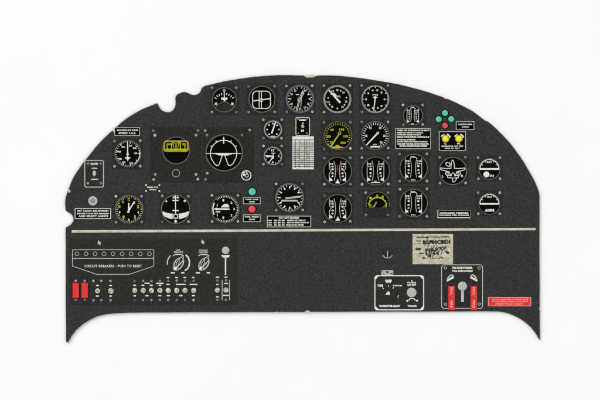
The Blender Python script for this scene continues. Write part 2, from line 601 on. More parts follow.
# 6, 7 -- the small pair
g = gauge('small_dial', 'small grey-rimmed black dial with one leaning needle, upper of the small pair', 273, 129.5, 9.1, [(263.3, 119.8), (281.8, 119.7), (263.5, 138.2), (281.5, 138.2)], 1.5, 'bezelgrey', grow=2.0)
m = ink()
for a in (0, 45, 90, 140, 220, 270, 318):
    m.disc(*pol(273, 129.5, 5.9, a), 0.8, 10)
m.bar(273, 136.3, 4.6, 0.9)
mk(g, m)
mk(g, hand().seg(275.6, 122.2, 271.6, 133.4, 1.2, 1.5), 'ink', 'needle')
g = gauge('small_clock', 'small black dial with short hands, lower of the small pair', 273, 156.0, 9.2, [(263.5, 146), (281.7, 146), (263.5, 164.3), (282, 164.3)], 1.2, 'bezelgrey', grow=2.0)
m = ink()
m.text('12', 272.7, 150.2, 2.8, 2.4).text('3', 278.6, 156, 1.4, 2).text('6', 272.8, 162, 1.8, 2.2)
m.ticks(273, 156, 6.8, 7.8, 12, 0.5, 15)
mk(g, m, 'ink')
mk(g, hand().seg(266.2, 156.3, 272.8, 156.2, 2.2, 1.2).seg(268.6, 163.0, 273.4, 156.4, 0.8, 1.2).seg(271.2, 153.2, 275, 153.2, 0.7).seg(273.2, 152.8, 273.4, 159, 0.8), 'ink', 'needle')

# 8 -- yellow
g = gauge('yellow_dial', 'round black dial with yellow numbers and slanting yellow needle', 338, 135.7, 14.2, [(324, 122.2), (350.3, 122.2), (324, 149), (350.5, 148.3)], 0.8)
m = ink().ticks(338, 135.7, 10.8, 12.6, 22, 0.65, -120, 120, True)
for t, x, y, wd in [('60', 332, 129.7, 3.8), ('100', 341.8, 129.5, 5), ('40', 328.8, 136.3, 3.9), ('150', 345.4, 136.3, 5), ('200', 343, 142.7, 5.4), ('20', 331.4, 142.4, 3.2)]:
    m.text(t, x, y, wd, 2.4)
m.poly([(331.4, 148.2), (331.8, 146.9), (335.0, 146.3), (336.6, 144.8), (338.6, 145.2), (340.6, 146.8), (343.4, 147.0), (343.0, 147.8), (338, 148.4)])
m.line([(327.8, 143.6), (329.6, 146.0), (331.6, 147.6)], 0.9)
mk(g, m, 'yink')
mk(g, hand().seg(338.9, 134.3, 330.6, 146.8, 1.1, 1.5).arc(339.6, 133.1, 1.2, 0, 360, 0.9, 18), 'yink', 'needle')

# 9 -- white twin of it
g = gauge('white_dial', 'round black dial with thick white needle pointing down left, beside the yellow dial', 375.3, 135.5, 14.2, [(361.8, 122), (388, 122), (361.8, 148.3), (388.2, 148)], 0.8)
m = ink().ticks(375.3, 135.5, 10.6, 12.9, 23, 0.65, -112, 150, True)
nums(m, 375.3, 135.5, 9.0, [(-33, '15'), (33, '20'), (-92, '5'), (92, '30'), (140, '35')], 2.3, 2.5)
m.text('REV', 375.2, 144.6, 4, 1.3).bar(375.3, 146.7, 9.6, 1.6)
mk(g, m)
mk(g, hand().seg(377.4, 133.3, 366.4, 145.1, 1.7, 1.2).arc(377.7, 133, 0.9, 0, 360, 0.9, 16), 'ink', 'needle')


# ---- twin column gauges
def twin(label, cx, cy, r, scr, style, tint=False):
    g = gauge('twin_column_gauge', label, cx, cy, r, scr, 0.75)
    k = r / 14.1
    m = ink()
    rl = ink()
    for sd in (-1, 1):
        P = lambda x, y: (cx + sd * x * k - 0.2, cy + y * k)
        if style == 'wavy':
            rl.line([P(*q) for q in ((8.2, -9.6), (8.2, -3.8), (7.8, -2.2), (6.4, -1.0), (6.3, -0.2), (7.9, 1.9), (8.2, 3.5), (8.2, 10.8))], 0.8)
        else:
            rl.line([P(*q) for q in ((8.2, -9.6), (8.3, 0), (8.2, 9.5), (7.6, 11.0))], 0.8)
        rl.line([P(*q) for q in ((3.6, -10), (2.6, -6.5), (2.1, -2), (2.1, 2), (2.5, 6), (3.2, 9.4))], 0.7)
        for x, y, wd, h, t in ((5.9, -7.1, 3.8, 1.7, '12'), (5.4, -4.6, 3.2, 1.5, '10'), (4.8, -1.9, 2.4, 1.9, '8'), (4.9, 1.9, 2.5, 1.9, '6'), (5.2, 5.0, 2.3, 1.7, '4')):
            m.text(t, *P(x, y), wd * k, h * k, 0, 0.06)
        m.poly([P(8.0, 5.4), P(7.4, 6.6), P(5.2, 8.0), P(5.0, 9.4), P(7.6, 9.8), P(8.2, 9.2)])
    if style == 'wavy':
        m.poly([(cx - 0.6, cy + 8.2), (cx + 0.4, cy + 8.2), (cx + 0.8, cy + 10), (cx + 2.0, cy + 11), (cx + 2.0, cy + 12.2), (cx - 2.2, cy + 12.2), (cx - 2.2, cy + 11), (cx - 0.9, cy + 10)])
    elif style == 'straight':
        m.text('OIL', cx - 0.2, cy + 10.2, 2.6, 1.2).bar(cx - 0.2, cy + 11.5, 8.4, 1.1)
    else:
        m.text('FUEL' if k > 0.8 else 'CYL', cx - 0.6, cy - 11.4 * k, 5.0 * k, 1.3).text('PSI', cx - 0.4, cy + 12.1 * k, 4.2 * k, 1.4)
        m.line([(cx - 3.2 * k, cy - 9.6 * k), (cx - 2.4 * k, cy - 10.8 * k), (cx + 2.2 * k, cy - 10.8 * k), (cx + 3.0 * k, cy - 9.6 * k)], 0.6)
    mk(g, rl, 'dim', 'scale_rails')
    mk(g, m)
    if tint:
        mk(g, ink().bar(cx - 0.2, cy - 3, 1.6, 6.5), 'maroon', 'red_mark')
    return g


twin('small round gauge with two pale columns, top right beside the green lamps', 413, 115.3, 9.9, [(403, 105), (422.7, 105), (403.3, 124.7), (422.7, 124.5)], 'plain')
twin('round gauge with two wavy white columns, directly under the yellow dial', 337.7, 171.2, 14.2, [(324.3, 158), (350.3, 158), (324.3, 184.3), (350.5, 184)], 'wavy', True)
twin('round gauge with two straight white columns and a bar along the bottom', 375.7, 171, 14.2, [(362, 157.8), (388.2, 157.8), (362, 184.3), (388.3, 184)], 'straight')
twin('round gauge with two straight columns, under the many-lined placard', 413.7, 168, 14.0, [(399.5, 154), (427, 153.8), (399.7, 181), (427, 181)], 'plain')
twin('round gauge with two wavy white columns, just above the cream line', 337.8, 208.5, 14.2, [(324.5, 195.5), (350.5, 195.5), (324.5, 222), (350.5, 221.5)], 'wavy')
twin('round gauge with two straight columns, right of the yellow half dial', 413.7, 203.0, 14.0, [(400, 189.2), (427, 188.8), (399.8, 216.5), (427, 216.3)], 'plain')

# 17 -- yellow half dial
g = gauge('half_dial', 'black half dial with a yellow arc of numbers', 377.7, 203.6, 12.0, [(365.8, 192.7), (388, 192.7), (365.8, 215), (388, 215)], 0.7, span=(-108, 108))
m = ink().arc(377.6, 206.8, 9.2, -72, 72, 1.2, 24)
nums(m, 377.6, 206.8, 11.2, [(-38, '1'), (-2, '2'), (26, '3')], 2.3, 2.5)
m.text('0', 369.9, 205.1, 3.4, 2.2).text('4', 385.6, 205.3, 3.2, 2.1).ticks(377.6, 206.8, 9.2, 10.6, 8, 0.6, -70, 70, True)
m.bar(371.6, 207.0, 5, 0.6).bar(384.6, 207.0, 4.6, 0.6)
mk(g, m, 'yink')
mk(g, hand().seg(376.6, 201.8, 373.4, 207.3, 1.1, 1.7), 'grey', 'needle')
pts = [(366.8, 207.6), (388.6, 207.6)] + [pol(377.7, 203.6, 11.95, a) for a in range(112, 250, 6)]
mk(g, Mb(zf, zf + 0.7).poly(pts), 'backing', 'lower_cover')

# 18 -- gear and flap indicator
g = gauge('gear_indicator', 'black dial with a white outlined aeroplane between the letters L and R', 453, 171, 14.0, [(439.7, 157.3), (465.5, 157.3), (440, 183.2), (465.7, 183)], 0.9)
m = ink()
m.line([(450.9, 168.2), (451.2, 164), (451.9, 160.8), (452.6, 160.0), (453.5, 160.8), (454.2, 164), (454.5, 168.2), (458.5, 168.6), (464.6, 167.9), (465.2, 168.8), (464.2, 170.0), (458, 171.4), (456, 172.2)], 0.85)
m.line([(450.9, 168.4), (446.5, 168.6), (441.0, 167.9), (440.2, 168.9), (441.4, 169.9), (447, 171.2), (449.6, 172.0)], 0.85)
m.line([(449.8, 163.0), (446.6, 162.4), (445.6, 163.4), (446.6, 165.6), (449.2, 166.6), (450.2, 165.0)], 0.8, True)
for sd in (-1, 1):
    P = lambda x, y: (453 + sd * x, y)
    m.line([P(2.0, 175.4), P(4.0, 172.4), P(6.6, 172.0), P(7.6, 173.2), P(6.8, 175.0), P(4.4, 175.6)], 0.8, True)
    m.line([P(5.6, 175.8), P(5.2, 177.6), P(0.4, 178.0)], 0.8)
    m.seg(*P(5.4, 173.2), *P(4.4, 174.4), 0.8)
    m.seg(*P(0.5, 172.4), *P(2.2, 176.4), 0.7)
m.line([(452.6, 178), (452.8, 182.0), (454.6, 181.6), (456.8, 178.6), (456.2, 177.9)], 0.8)
m.text('L', 442.8, 176.2, 1.7, 2.4).text('R', 462.3, 175.9, 2.2, 2.5)
mk(g, m)


# 19, 20 -- horizon-bar dials at right
def bar_dial(label, cy, blob):
    g = gauge('bar_dial', label, 489.4, cy, 10.7, [(478.2, cy - 11.2), (499.8, cy - 11.2), (478.3, cy + 9.9), (499.9, cy + 9.8)], 0.6, grow=2.0)
    m = ink().arc(489.4, cy, 9.5, -90, 90, 0.95, 36).rect(479.8, cy - 0.9, 499.2, cy + 0.8)
    m.text('SUCT' if blob else 'VOLT', 489.3, cy - 6.9, 5.4, 2.0)
    if blob:
        m.poly([pol(486.4, cy + 5.4, 3.0, a) for a in range(0, 360, 20)]).text('IN', 491.8, cy + 6.8, 4.0, 2.4)
    else:
        m.text('AMPS', 489.5, cy + 6.5, 9.6, 2.8, 0, 0.07)
    for a in (-60, -30, 30, 60):
        m.seg(*pol(489.4, cy, 7.6, a), *pol(489.4, cy, 9.3, a), 0.6)
    mk(g, m)
    return g


bar_dial('small dial with a white bar and white blob, upper of the right-hand pair', 169.0, True)
bar_dial('small dial with a white bar and white word below, lower of the right-hand pair', 203.9, False)

# 21 -- airspeed
g = gauge('airspeed_dial', 'black dial with a white needle standing straight up, under the rim placard', 128.0, 153.6, 13.4, [(114.5, 141), (140.3, 140.7), (114.5, 166.2), (140.3, 166.2)], 0.8)
m = ink().ticks(128, 153.6, 11.2, 12.4, 34, 0.5).ticks(128, 153.6, 10.2, 12.4, 9, 0.7, 12)
m.arc(128, 153.6, 11.9, 75, 150, 0.8)
for t, x, y in [('50', 130.5, 145.7), ('80', 134.6, 148.1), ('100', 135.6, 153.2), ('150', 131.1, 163.1), ('200', 123.8, 162.2), ('250', 120.3, 159.0), ('300', 119.4, 151.7), ('350', 123.2, 146.9)]:
    m.text(t, x, y, 3.3, 1.9)
mk(g, m)
mk(g, hand().seg(127.6, 141.2, 127.8, 160, 0.85, 1.2).bar(127.7, 157.8, 5.2, 1.4).poly([(126.2, 158), (129.3, 158), (127.8, 161.4)]).disc(127.7, 154.2, 1.2, 14), 'ink', 'needle')

# 22 -- clock
g = gauge('clock', 'clock dial with yellow and white numerals and two white hands', 129.2, 209.2, 14.2, [(116, 196.3), (141.7, 196.3), (116, 222.2), (141.8, 222)], 1.0)
m = ink()
for t, x, y in [('11', 123.2, 202.0), ('1', 134.2, 202.6), ('9', 119.6, 212.4), ('4', 138.2, 212.3), ('6', 128.9, 219.6)]:
    m.text(t, x, y, 1.6, 2.5)
m.ticks(129.2, 209.2, 11.7, 13.0, 36, 0.45)
mk(g, m)
m = ink()
for t, x, y in [('12', 128.9, 199.5), ('10', 119.4, 206.6), ('2', 138.0, 206.6), ('8', 123.6, 217.0), ('5', 135.0, 217.0)]:
    m.text(t, x, y, 2.1, 3.2, 0, 0.06)
m.ticks(129.2, 209.2, 11.0, 12.9, 12, 0.8)
mk(g, m, 'yink', 'yellow_numerals')
mk(g, hand().seg(128.7, 212.6, 128.8, 203.0, 1.7, 1.2).seg(127.5, 212.6, 134.0, 202.3, 1.5, 1.0), 'ink', 'needle')

# 23 -- turn and bank
g = gauge('turn_and_bank_dial', 'black dial with a curved white band and upright white needle', 175.7, 209.3, 14.5, [(162.3, 196), (188.3, 196.2), (162.3, 222), (188.5, 221.8)], 0.9)
m = ink()
up = [(163.0, 211.3), (166, 212.6), (170.5, 213.6), (175.7, 213.9), (181, 213.5), (185.6, 212.4), (188.4, 211.2)]
lo = [(189.3, 212.2), (188.6, 215.0), (186, 217.0), (181, 218.8), (175.7, 219.3), (170.5, 218.9), (165.8, 217.2), (163.0, 215.2), (162.3, 212.6)]
m.poly(up + lo)
mk(g, m, 'ink', 'white_band')
put('ball', Mb(zf, zf + 0.24).rect(172.7, 213.2, 178.7, 219.6), 'dial', g, ORG[g.name])
m = Mb(zf, zf + 0.4).arc(175.7, 216.3, 2.0, 0, 360, 0.9, 24)
for x, y in ((173.5, 214.1), (177.9, 214.1), (173.5, 218.5), (177.9, 218.5)):
    m.seg(x, y, x + (175.7 - x) * 0.3, y + (216.3 - y) * 0.3, 0.8)
m2 = ink().poly([(172.2, 198.2), (175.0, 198.2), (174.0, 195.8)]).poly([(176.4, 198.2), (179.4, 198.2), (177.4, 195.8)])
m2.disc(166.4, 201.3, 0.9, 12).disc(184.8, 200.9, 1.2, 12).poly([(175.6, 218.9), (177.2, 221.6), (175.8, 223.0), (174.0, 221.4)])
mk(g, m, 'ink', 'ball_ring')
mk(g, m2)
mk(g, hand().seg(175.6, 195.0, 175.6, 213.6, 0.9).bar(175.6, 200.4, 6.4, 1.1).bar(175.6, 210.5, 6.2, 1.1), 'ink', 'needle')

# 24 -- vertical speed
g = gauge('climb_dial', 'black dial with white crescent at its left and a needle lying flat, beside the green and red lamps', 225.2, 209, 14.2, [(212, 195.3), (238, 195.5), (212.2, 221.5), (238, 221.5)], 0.7)
m = ink().ticks(225.2, 209, 11.6, 13.2, 34, 0.6, -40, 220, True).arc(225.2, 209, 12.3, 243, 300, 1.4, 24)
nums(m, 225.2, 209, 8.9, [(-12, '1'), (45, '2'), (90, '3'), (135, '2'), (192, '1')], 2.4, 1.6)
m.poly([(220.6, 207.4), (223.0, 205.2), (224.0, 203.9), (227.6, 203.9), (229.0, 205.4), (229.2, 207.4)]).bar(218.0, 211.8, 4.6, 1.3).bar(217.2, 205.2, 0.7, 2.6).bar(217.3, 215.0, 0.7, 2.6)
mk(g, m)
mk(g, hand().poly([(213.4, 209.0), (216.2, 207.7), (218, 208.2), (229.4, 208.4), (229.8, 210.0), (217.8, 210.0), (216.2, 210.2)]), 'ink', 'needle')

# 25 -- altimeter
g = gauge('altimeter', 'black dial ringed with white marks and two needles lying nearly flat, above the cream line', 289.7, 197.6, 14.3, [(276.2, 184), (302.5, 184), (276.2, 210.3), (302.7, 210)], 1.5)
m = ink().ticks(289.7, 197.6, 11.1, 12.8, 24, 0.6, 7.5)
for a in range(0, 360, 30):
    x, y = pol(289.7, 197.6, 10.2, a)
    if a == 90:
        continue
    m.seg(*pol(289.7, 197.6, 9.2, a), *pol(289.7, 197.6, 11.6, a), 1.5, 1.0)
mk(g, m)
mk(g, hand().poly([(285.2, 197.5), (299.8, 195.7), (302.0, 196.0), (300.2, 197.6), (289.0, 198.8), (285.6, 199.2)]).rect(281.0, 199.8, 297.6, 201.5), 'dim', 'needle')

# 26 -- artificial horizon
g = gauge('artificial_horizon', 'largest round dial, with a white horizon line and hooped circle', 224.2, 152.8, 18.6,
          [(205.3, 130.5), (207, 135.2), (242, 135), (249.8, 130), (207.2, 173.2), (205.5, 179.5)], 1.0, box=(202.6, 127.4, 253.4, 182.0))
m = ink()
cx, cy, r = 223.6, 153.4, 13.2
pts = [(222.3, 155.4), (219.6, 163.2), (218.6, 165.2), (217.0, 165.6), (214.4, 163.8)] + [pol(cx, cy, r, a) for a in range(244, 478, 6)]
pts += [(232.8, 163.8), (230.2, 165.6), (228.6, 165.2), (227.6, 163.2), (224.9, 155.4)]
m.line(pts, 0.95)
m.bar(223.7, 140.3, 1.1, 6.8).rect(206.6, 153.1, 241.0, 153.8)
m.poly([(212, 153.0), (236, 153.0), (231.6, 154.2), (228, 155.4), (219.2, 155.4), (215.8, 154.2)])
for a in (-60, -31, 31, 60):
    m.seg(*pol(cx, cy, r - 0.2, a), *pol(cx, cy, r + 1.9, a), 0.9)
m.seg(212.5, 138.4, 216, 136.4, 0.6)
mk(g, m)
mk(g, Mb(zf - 0.03, zf + 0.05).disc(206.6, 148, 0.7, 10).disc(206.4, 157.6, 0.8, 10), 'maroon', 'red_mark')
m = Mb(zb - 0.05, zb + 0.12).arc(246.3, 175.4, 4.7, 0, 360, 1.0, 32).arc(246.8, 175.6, 1.6, 0, 360, 0.7, 18)
m.disc(244.0, 174.8, 1.2, 12).seg(246.4, 171.6, 247.2, 173.8, 1.0).seg(242.6, 173.2, 245, 172.4, 0.8)
mk(g, m, 'ink', 'caging_knob')

# 27 -- directional gyro
g = gauge('directional_gyro', 'black dial with a yellow framed window across its upper half', 176.2, 150.4, 13.7,
          [(153.5, 130.8), (155, 135.3), (196, 135.2), (198, 130.5), (155.4, 174.5), (153.9, 179.6), (196.1, 174.4), (198, 179.2)], 0.8, box=(150.4, 127.4, 200.6, 182.0))
m = Mb(zf, zf + 0.75).rrect(164.4, 141.2, 187.9, 151.1, 2.0, 1.9)
mk(g, m, 'olive', 'window_frame')
m = ink()
m.rect(165.6, 148.6, 187.0, 150.2)
for x in (167.2, 171.6, 176.0, 180.4, 185.0):
    m.rect(x - 0.45, 143.0, x + 0.45, 148.8)
m.text('N', 169.6, 144.2, 2.4, 2.2).text('3', 183.2, 144.2, 2.2, 2.2)
m.rect(171.8, 142.4, 175, 143.4).rect(177, 142.4, 181, 143.4)
m.poly([(172.6, 144.0), (173.4, 144.0), (174.4, 147.6), (173.6, 147.6)]).poly([(178.4, 144.0), (179.2, 144.0), (178.0, 147.6), (177.2, 147.6)])
mk(g, m, 'yink')
mk(g, Mb(zb - 0.05, zb + 0.15).arc(176, 173.2, 3.7, 0, 360, 0.75, 32), 'grey', 'caging_knob')

# ------------------------------------------------------------------ indicator lamps
for nm, col, x, y, r, lb in [
    ('indicator_lamp', 'green', 445, 113.0, 3.0, 'top green lamp of the cluster of four'),
    ('indicator_lamp', 'green', 438.7, 119.2, 3.0, 'left green lamp of the cluster of four'),
    ('indicator_lamp', 'green', 451.3, 119.0, 3.0, 'right green lamp of the cluster of four'),
    ('indicator_lamp', 'redlamp', 445, 125.6, 2.9, 'red lamp under three green lamps'),
    ('indicator_lamp', 'green', 252.2, 191.7, 3.6, 'single green lamp over a small placard'),
    ('indicator_lamp', 'redlamp', 252.0, 209.2, 3.6, 'single red lamp between two small placards')]:
    o = put(nm, Mb(T - 0.2, T + 0.35).dome(x, y, r, 0.5, 28, 0.5), col, root, (x, y), True, lb)
    put('bezel', Mb(T - 0.1, T + 0.2).arc(x, y, r + 0.5, 0, 360, 0.8, 32), 'dial', o, (x, y))


# ------------------------------------------------------------------ placards
def placard(label, box, lines, border='dim', bw=0.75, base='dial', letter='ink', name='placard', bd=0.055):
    x0, y0, x1, y1 = box
    p = put(name, Mb(T - 0.1, T + 0.25).rect(*box), base, root, label=label)
    if border:
        b = Mb(T + 0.1, T + 0.36)
        q = bw / 2 - 0.03
        b.line([(x0 + q, y0 + q), (x1 - q, y0 + q), (x1 - q, y1 - q), (x0 + q, y1 - q)], bw, True)
        put('border', b, border, p)
    t = Mb(T + 0.2, T + 0.31)
    for tx, cx, cy, wd, h in lines:
        t.text(tx, cx, cy, wd, h, 0, bd)
    put('lettering', t, letter, p)
    return p


placard('small placard at the left rim above the airspeed dial', (114.4, 127.3, 140.0, 135.7), [('MAXIMUM DIVE', 127.6, 130.2, 21, 1.7), ('SPEED I.A.S.', 127.3, 133.0, 17.6, 1.8)])
placard('bright-edged three-line placard left of the clock', (74.8, 208.2, 111.0, 218.9), [('SET RADIO EQUIPMENT', 93, 211.0, 31.5, 2.0), ('BEFORE STARTING ENGINES', 93, 213.6, 31.8, 1.5), ('AND SELECT LIGHTS', 93.4, 216.1, 29.6, 2.0)], 'ink')
placard('large placard packed with eight lines of writing', (395.3, 128.1, 431.0, 149.0), [
    ('WHEELS AND FLAPS DOWN AT OR BELOW', 413.2, 130.4, 32.4, 1.5), ('SPEED OF ONE FIFTY KNOTS', 410.0, 132.6, 26, 1.4), ('MAXIMUM GLIDE ANGLE IS', 409, 134.7, 24, 1.4),
    ('REDUCE POWER BEFORE LOWERING FLAP', 413.2, 137.0, 32.4, 1.7), ('AVOID ALL SPINNING', 406.2, 139.6, 18.4, 1.4), ('DO NOT TURN WITH BOMBS IN THE BAY', 412.3, 141.7, 30.5, 1.4),
    ('AND KEEP THE FUEL ABOVE THIS LEVEL', 413.0, 143.9, 31.8, 1.6), ('SINGLE ENGINE CLIMB SPEEDS', 413.2, 146.0, 27.5, 1.6)], 'dim', 0.75, bd=0.075)
placard('tiny two-line placard right of the green lamps', (455.8, 121.3, 474.3, 129.9), [('LANDING GEAR', 465.2, 124.3, 14.4, 1.6), ('DOWN', 465.2, 126.9, 6.6, 1.5)])
p6 = placard('wide placard under the altimeter, full of fine writing', (266.9, 215.7, 311.2, 227.3), [
    ('DO NOT EXCEED', 289.0, 218.0, 20, 1.6), ('IAS', 270.2, 220.4, 3.6, 1.3), ('MAX', 270.2, 222.7, 3.6, 1.3), ('MIN', 270.2, 225.0, 3.6, 1.3),
    ('20 25 30', 279.2, 220.4, 11, 1.5), ('30 35 40', 279.2, 222.7, 11, 1.5), ('40 45 50', 279.2, 225.0, 11, 1.5),
    ('KNOTS AT 1000 FT', 296.5, 220.3, 18.5, 1.5), ('KNOTS WITH FLAPS UP', 298.0, 222.6, 22, 1.5), ('KNOTS IN DIVES', 295.0, 225.0, 17.5, 1.6)], 'dim', 0.9, bd=0.07)
placard('small placard between the green lamp and the red lamp', (243.1, 197.0, 260.6, 204.2), [('SUPER CHGR', 251.9, 199.4, 13.4, 1.4), ('HIGH', 251.9, 201.8, 5.6, 1.3)])
placard('small placard under the single red lamp', (243.0, 214.4, 260.6, 222.0), [('FUEL PRESS', 251.9, 216.8, 13.8, 1.5), ('LOW', 252.1, 219.4, 6.2, 1.7)])
p = placard('single-line placard under the aeroplane dial', (437.4, 210.2, 470.6, 218.2), [('HYDRAULIC PRESSURE', 454.0, 213.0, 28.6, 1.5), ('POUNDS PER SQUARE', 454.2, 215.3, 29.6, 1.4)], 'grey', 0.35, bd=0.09)
put('border', Mb(T + 0.2, T + 0.42).line([(437.9, 210.4), (437.9, 217.7), (470.4, 217.7)], 0.85), 'ink', p)
p = put('corner_marked_label', Mb(T - 0.1, T + 0.2).rect(145.0, 184.2, 160.4, 192.0), 'black', root, label='small label with four bright corner dots')
put('lettering', Mb(T + 0.1, T + 0.28).text('PRESS FOR', 152.7, 187.3, 11.6, 1.4, 0, 0.06).text('GYRO', 152.9, 189.8, 7, 1.3, 0, 0.06), 'ink', p)
for x, y in ((146.1, 185.1), (159.4, 185.1), (146.1, 190.9), (159.4, 190.9)):
    put('corner_dot', Mb(T + 0.1, T + 0.3).bar(x, y, 1.5, 1.7), 'ink', p)

# warning lamp box
p = placard('boxed placard holding two yellow warning lamps', (438.8, 131.3, 465.9, 150.9), [('GENERATOR OUT TEST', 452.3, 146.2, 22, 1.4), ('PUSH TO TEST', 452.2, 148.3, 15, 1.3), ('L', 445.6, 143.6, 2.6, 1.4), ('R', 459, 143.6, 3.8, 1.4)], 'dim', 0.8, 'dial', 'ink', 'warning_lamp_box')
for x in (445.6, 458.9):
    o = put('warning_lamp', Mb(T + 0.1, T + 0.55).dome(x, 138.7, 3.0, 0.5, 28, 0.5), 'yellow', p, (x, 138.7), True)
    put('lamp_rim', Mb(T + 0.1, T + 0.4).arc(x, 138.7, 3.4, 0, 360, 0.9, 32), 'olive', p, (x, 138.7))
    m = Mb(T + 0.1, T + 0.34).arc(x, 138.7, 4.5, -62, -18, 1.2, 10).arc(x, 138.7, 4.6, 16, 76, 1.7, 12)
    m.seg(x - 3.6, 135.0, x - 4.2, 136.8, 0.9)
    put('lamp_lettering', m, 'ink', p, (x, 138.7))

# switch plate and correction card
p = put('switch_plate', Mb(T - 0.1, T + 0.3).rfill(295.3, 117.0, 310.1, 136.0, 1.6), 'dial', root, label='small pale-edged upright plate over the correction card')
put('border', Mb(T + 0.2, T + 0.42).rrect(295.9, 117.6, 309.5, 135.5, 1.4, 1.2), 'dim', p)
put('lettering', Mb(T + 0.2, T + 0.38).bar(302.6, 120.1, 6.6, 1.5).text('S', 302.8, 123.4, 1.7, 1.8, 0, 0.06).text('N', 302.4, 130.6, 2.8, 2.2, 0, 0.08), 'ink', p)
put('toggle', Mb(T + 0.2, T + 0.5).dome(302.7, 126.3, 1.6, 0.5, 16), 'tan', p, None, True)
for x, y in ((298.3, 119.2), (307.0, 119.2), (298.3, 133.2), (307.0, 133.2)):
    screw(x, y, p, T + 0.3, 0.8)
p = put('correction_card', Mb(T - 0.1, T + 0.22).rect(292.3, 136.3, 313.8, 169.3), 'ink', root, label='pale card ruled into a fine table of figures')
gr = Mb(T + 0.1, T + 0.28)
for y in [139.9] + [142.9 + 1.98 * i for i in range(13)]:
    gr.rect(292.6, y - 0.32, 313.6, y + 0.32)
put('row_lines', gr, 'darkink', p)
gr = Mb(T + 0.1, T + 0.33)
for x in (295.6, 299.8, 304.3, 306.9, 309.2):
    gr.rect(x - 0.22, 140.2, x + 0.22, 168.0)
put('column_lines', gr, 'darkink', p)
gr = Mb(T + 0.1, T + 0.31)
for i in range(12):
    y = 143.9 + 1.98 * i
    for x, wd in ((294.1, 2.0), (297.8, 3.0), (302.0, 3.2), (305.6, 1.6), (308.1, 1.4), (311.6, 2.6)):
        if (x > 310 and 3 < i < 9) or random.random() < 0.22:
            continue
        gr.text(random.choice(['12', '45', '86', '30', '98', '64']), x, y, wd * 0.8, 0.95, 0, 0.0)
put('figures', gr, 'grey', p)

# left switch box and grommet
p = put('switch_box', Mb(T - 0.1, T + 0.35).rfill(84.2, 159.8, 104.1, 187.6, 2.0), 'black', root, label='upright pale-edged switch box at the left rim')
put('border', Mb(T + 0.2, T + 0.5).rrect(84.8, 160.4, 103.6, 187.1, 1.8, 1.1), 'dim', p)
put('lettering', Mb(T + 0.25, T + 0.43).text('MASTER', 94.5, 163.8, 7.6, 2.1, 0, 0.08).text('ON', 94.4, 168.3, 5.6, 1.2, 0, 0.08).text('OFF', 94.6, 179.3, 7.4, 1.2, 0, 0.08), 'ink', p)
put('toggle', Mb(T + 0.2, T + 0.6).dome(94.4, 173.4, 1.8, 1.0, 18, 0.5, 3.0), 'tan', p, None, True)
for x, y in ((88, 163.5), (101, 163.5), (88, 183.4), (101, 183.4)):
    screw(x, y, p, T + 0.35, 1.2)
p = put('grommet', Mb(T - 0.1, T + 0.2).arc(92.8, 200.8, 3.5, 0, 360, 2.5, 40), 'knob', root, label='pale grey ring over the three-line placard')
put('centre', Mb(T - 0.1, T + 0.14).dome(92.8, 200.8, 2.2, 0.3, 24), 'grey', p, None, True)

# ------------------------------------------------------------------ lower panel, left: breakers and switches
put('black_subpanel', Mb(T - 0.1, T + 0.12).poly([(69.6, 239.0), (237.2, 238.4), (237.2, 304.6), (69.6, 305.4)]), 'black', root)
z1 = T + 0.10
p = put('breaker_panel', Mb(T, T + 0.2).poly([(72.2, 249.4), (154.1, 249.4), (154.1, 266.3), (129.4, 274.8), (96.8, 274.8), (72.2, 266.4)]), 'black', root, label='white outlined circuit breaker field with slanted lower corners')
put('border', Mb(T + 0.1, T + 0.28).line([(72.5, 249.7), (153.8, 249.7), (153.8, 266.1), (129.3, 274.4), (96.9, 274.4), (72.5, 266.1)], 0.75, True).seg(72.6, 258.4, 153.6, 258.4, 0.75), 'dim', p)
put('lettering', Mb(T + 0.1, T + 0.28).text('CIRCUIT BREAKERS - PUSH TO RESET', 113.2, 266.0, 57.5, 2.5, 0, 0.02), 'ink', p)
for x in (77, 86.1, 95.1, 104.1, 113.1, 122.2, 131.2, 140.3, 149.4):
    o = put('breaker', Mb(T + 0.1, T + 0.3).dome(x, 253.8, 1.6, 0.15, 20), 'black', p, (x, 253.8), True)
    put('breaker_ring', Mb(T + 0.1, T + 0.34).arc(x, 253.8, 1.85, 0, 360, 0.65, 24), 'dim', p, (x, 253.8))
for x, y in ((99.2, 242.8), (202.7, 242.0)):
    put('chipped_mark', Mb(T, T + 0.2).poly([(x - 0.8, y - 2.6), (x + 1.7, y - 0.4), (x + 1.2, y + 2.6), (x - 1.7, y + 0.6)]), 'knob', root)


def dot(x, y, parent):
    return screw(x, y, parent, z1, 1.15)


def switch(label, x, y, dashes, dots, r=2.7):
    s_ = put('toggle_switch', Mb(z1 - 0.1, z1 + 0.35).dome(x, y, r, 0.55, 22, 0.6), 'tan', root, (x, y), True, label)
    put('collar', Mb(z1 - 0.1, z1 + 0.16).arc(x, y, r + 0.3, 0, 360, 0.8, 26), 'dial', s_, (x, y))
    put('toggle_tip', Mb(z1 + 0.7, z1 + 1.3).dome(x + random.uniform(-0.7, 0.7), y + random.uniform(-0.8, 0.5), r * 0.42, 0.6, 14, 0.6), 'tan', s_, (x, y), True)
    if dashes:
        m = Mb(z1 - 0.05, z1 + 0.1)
        for dx, dy, wd in dashes:
            m.bar(dx, dy, wd, 1.2)
        put('dash_marks', m, 'ink', s_, (x, y))
    for a in dots:
        dot(*a, s_)
    return s_


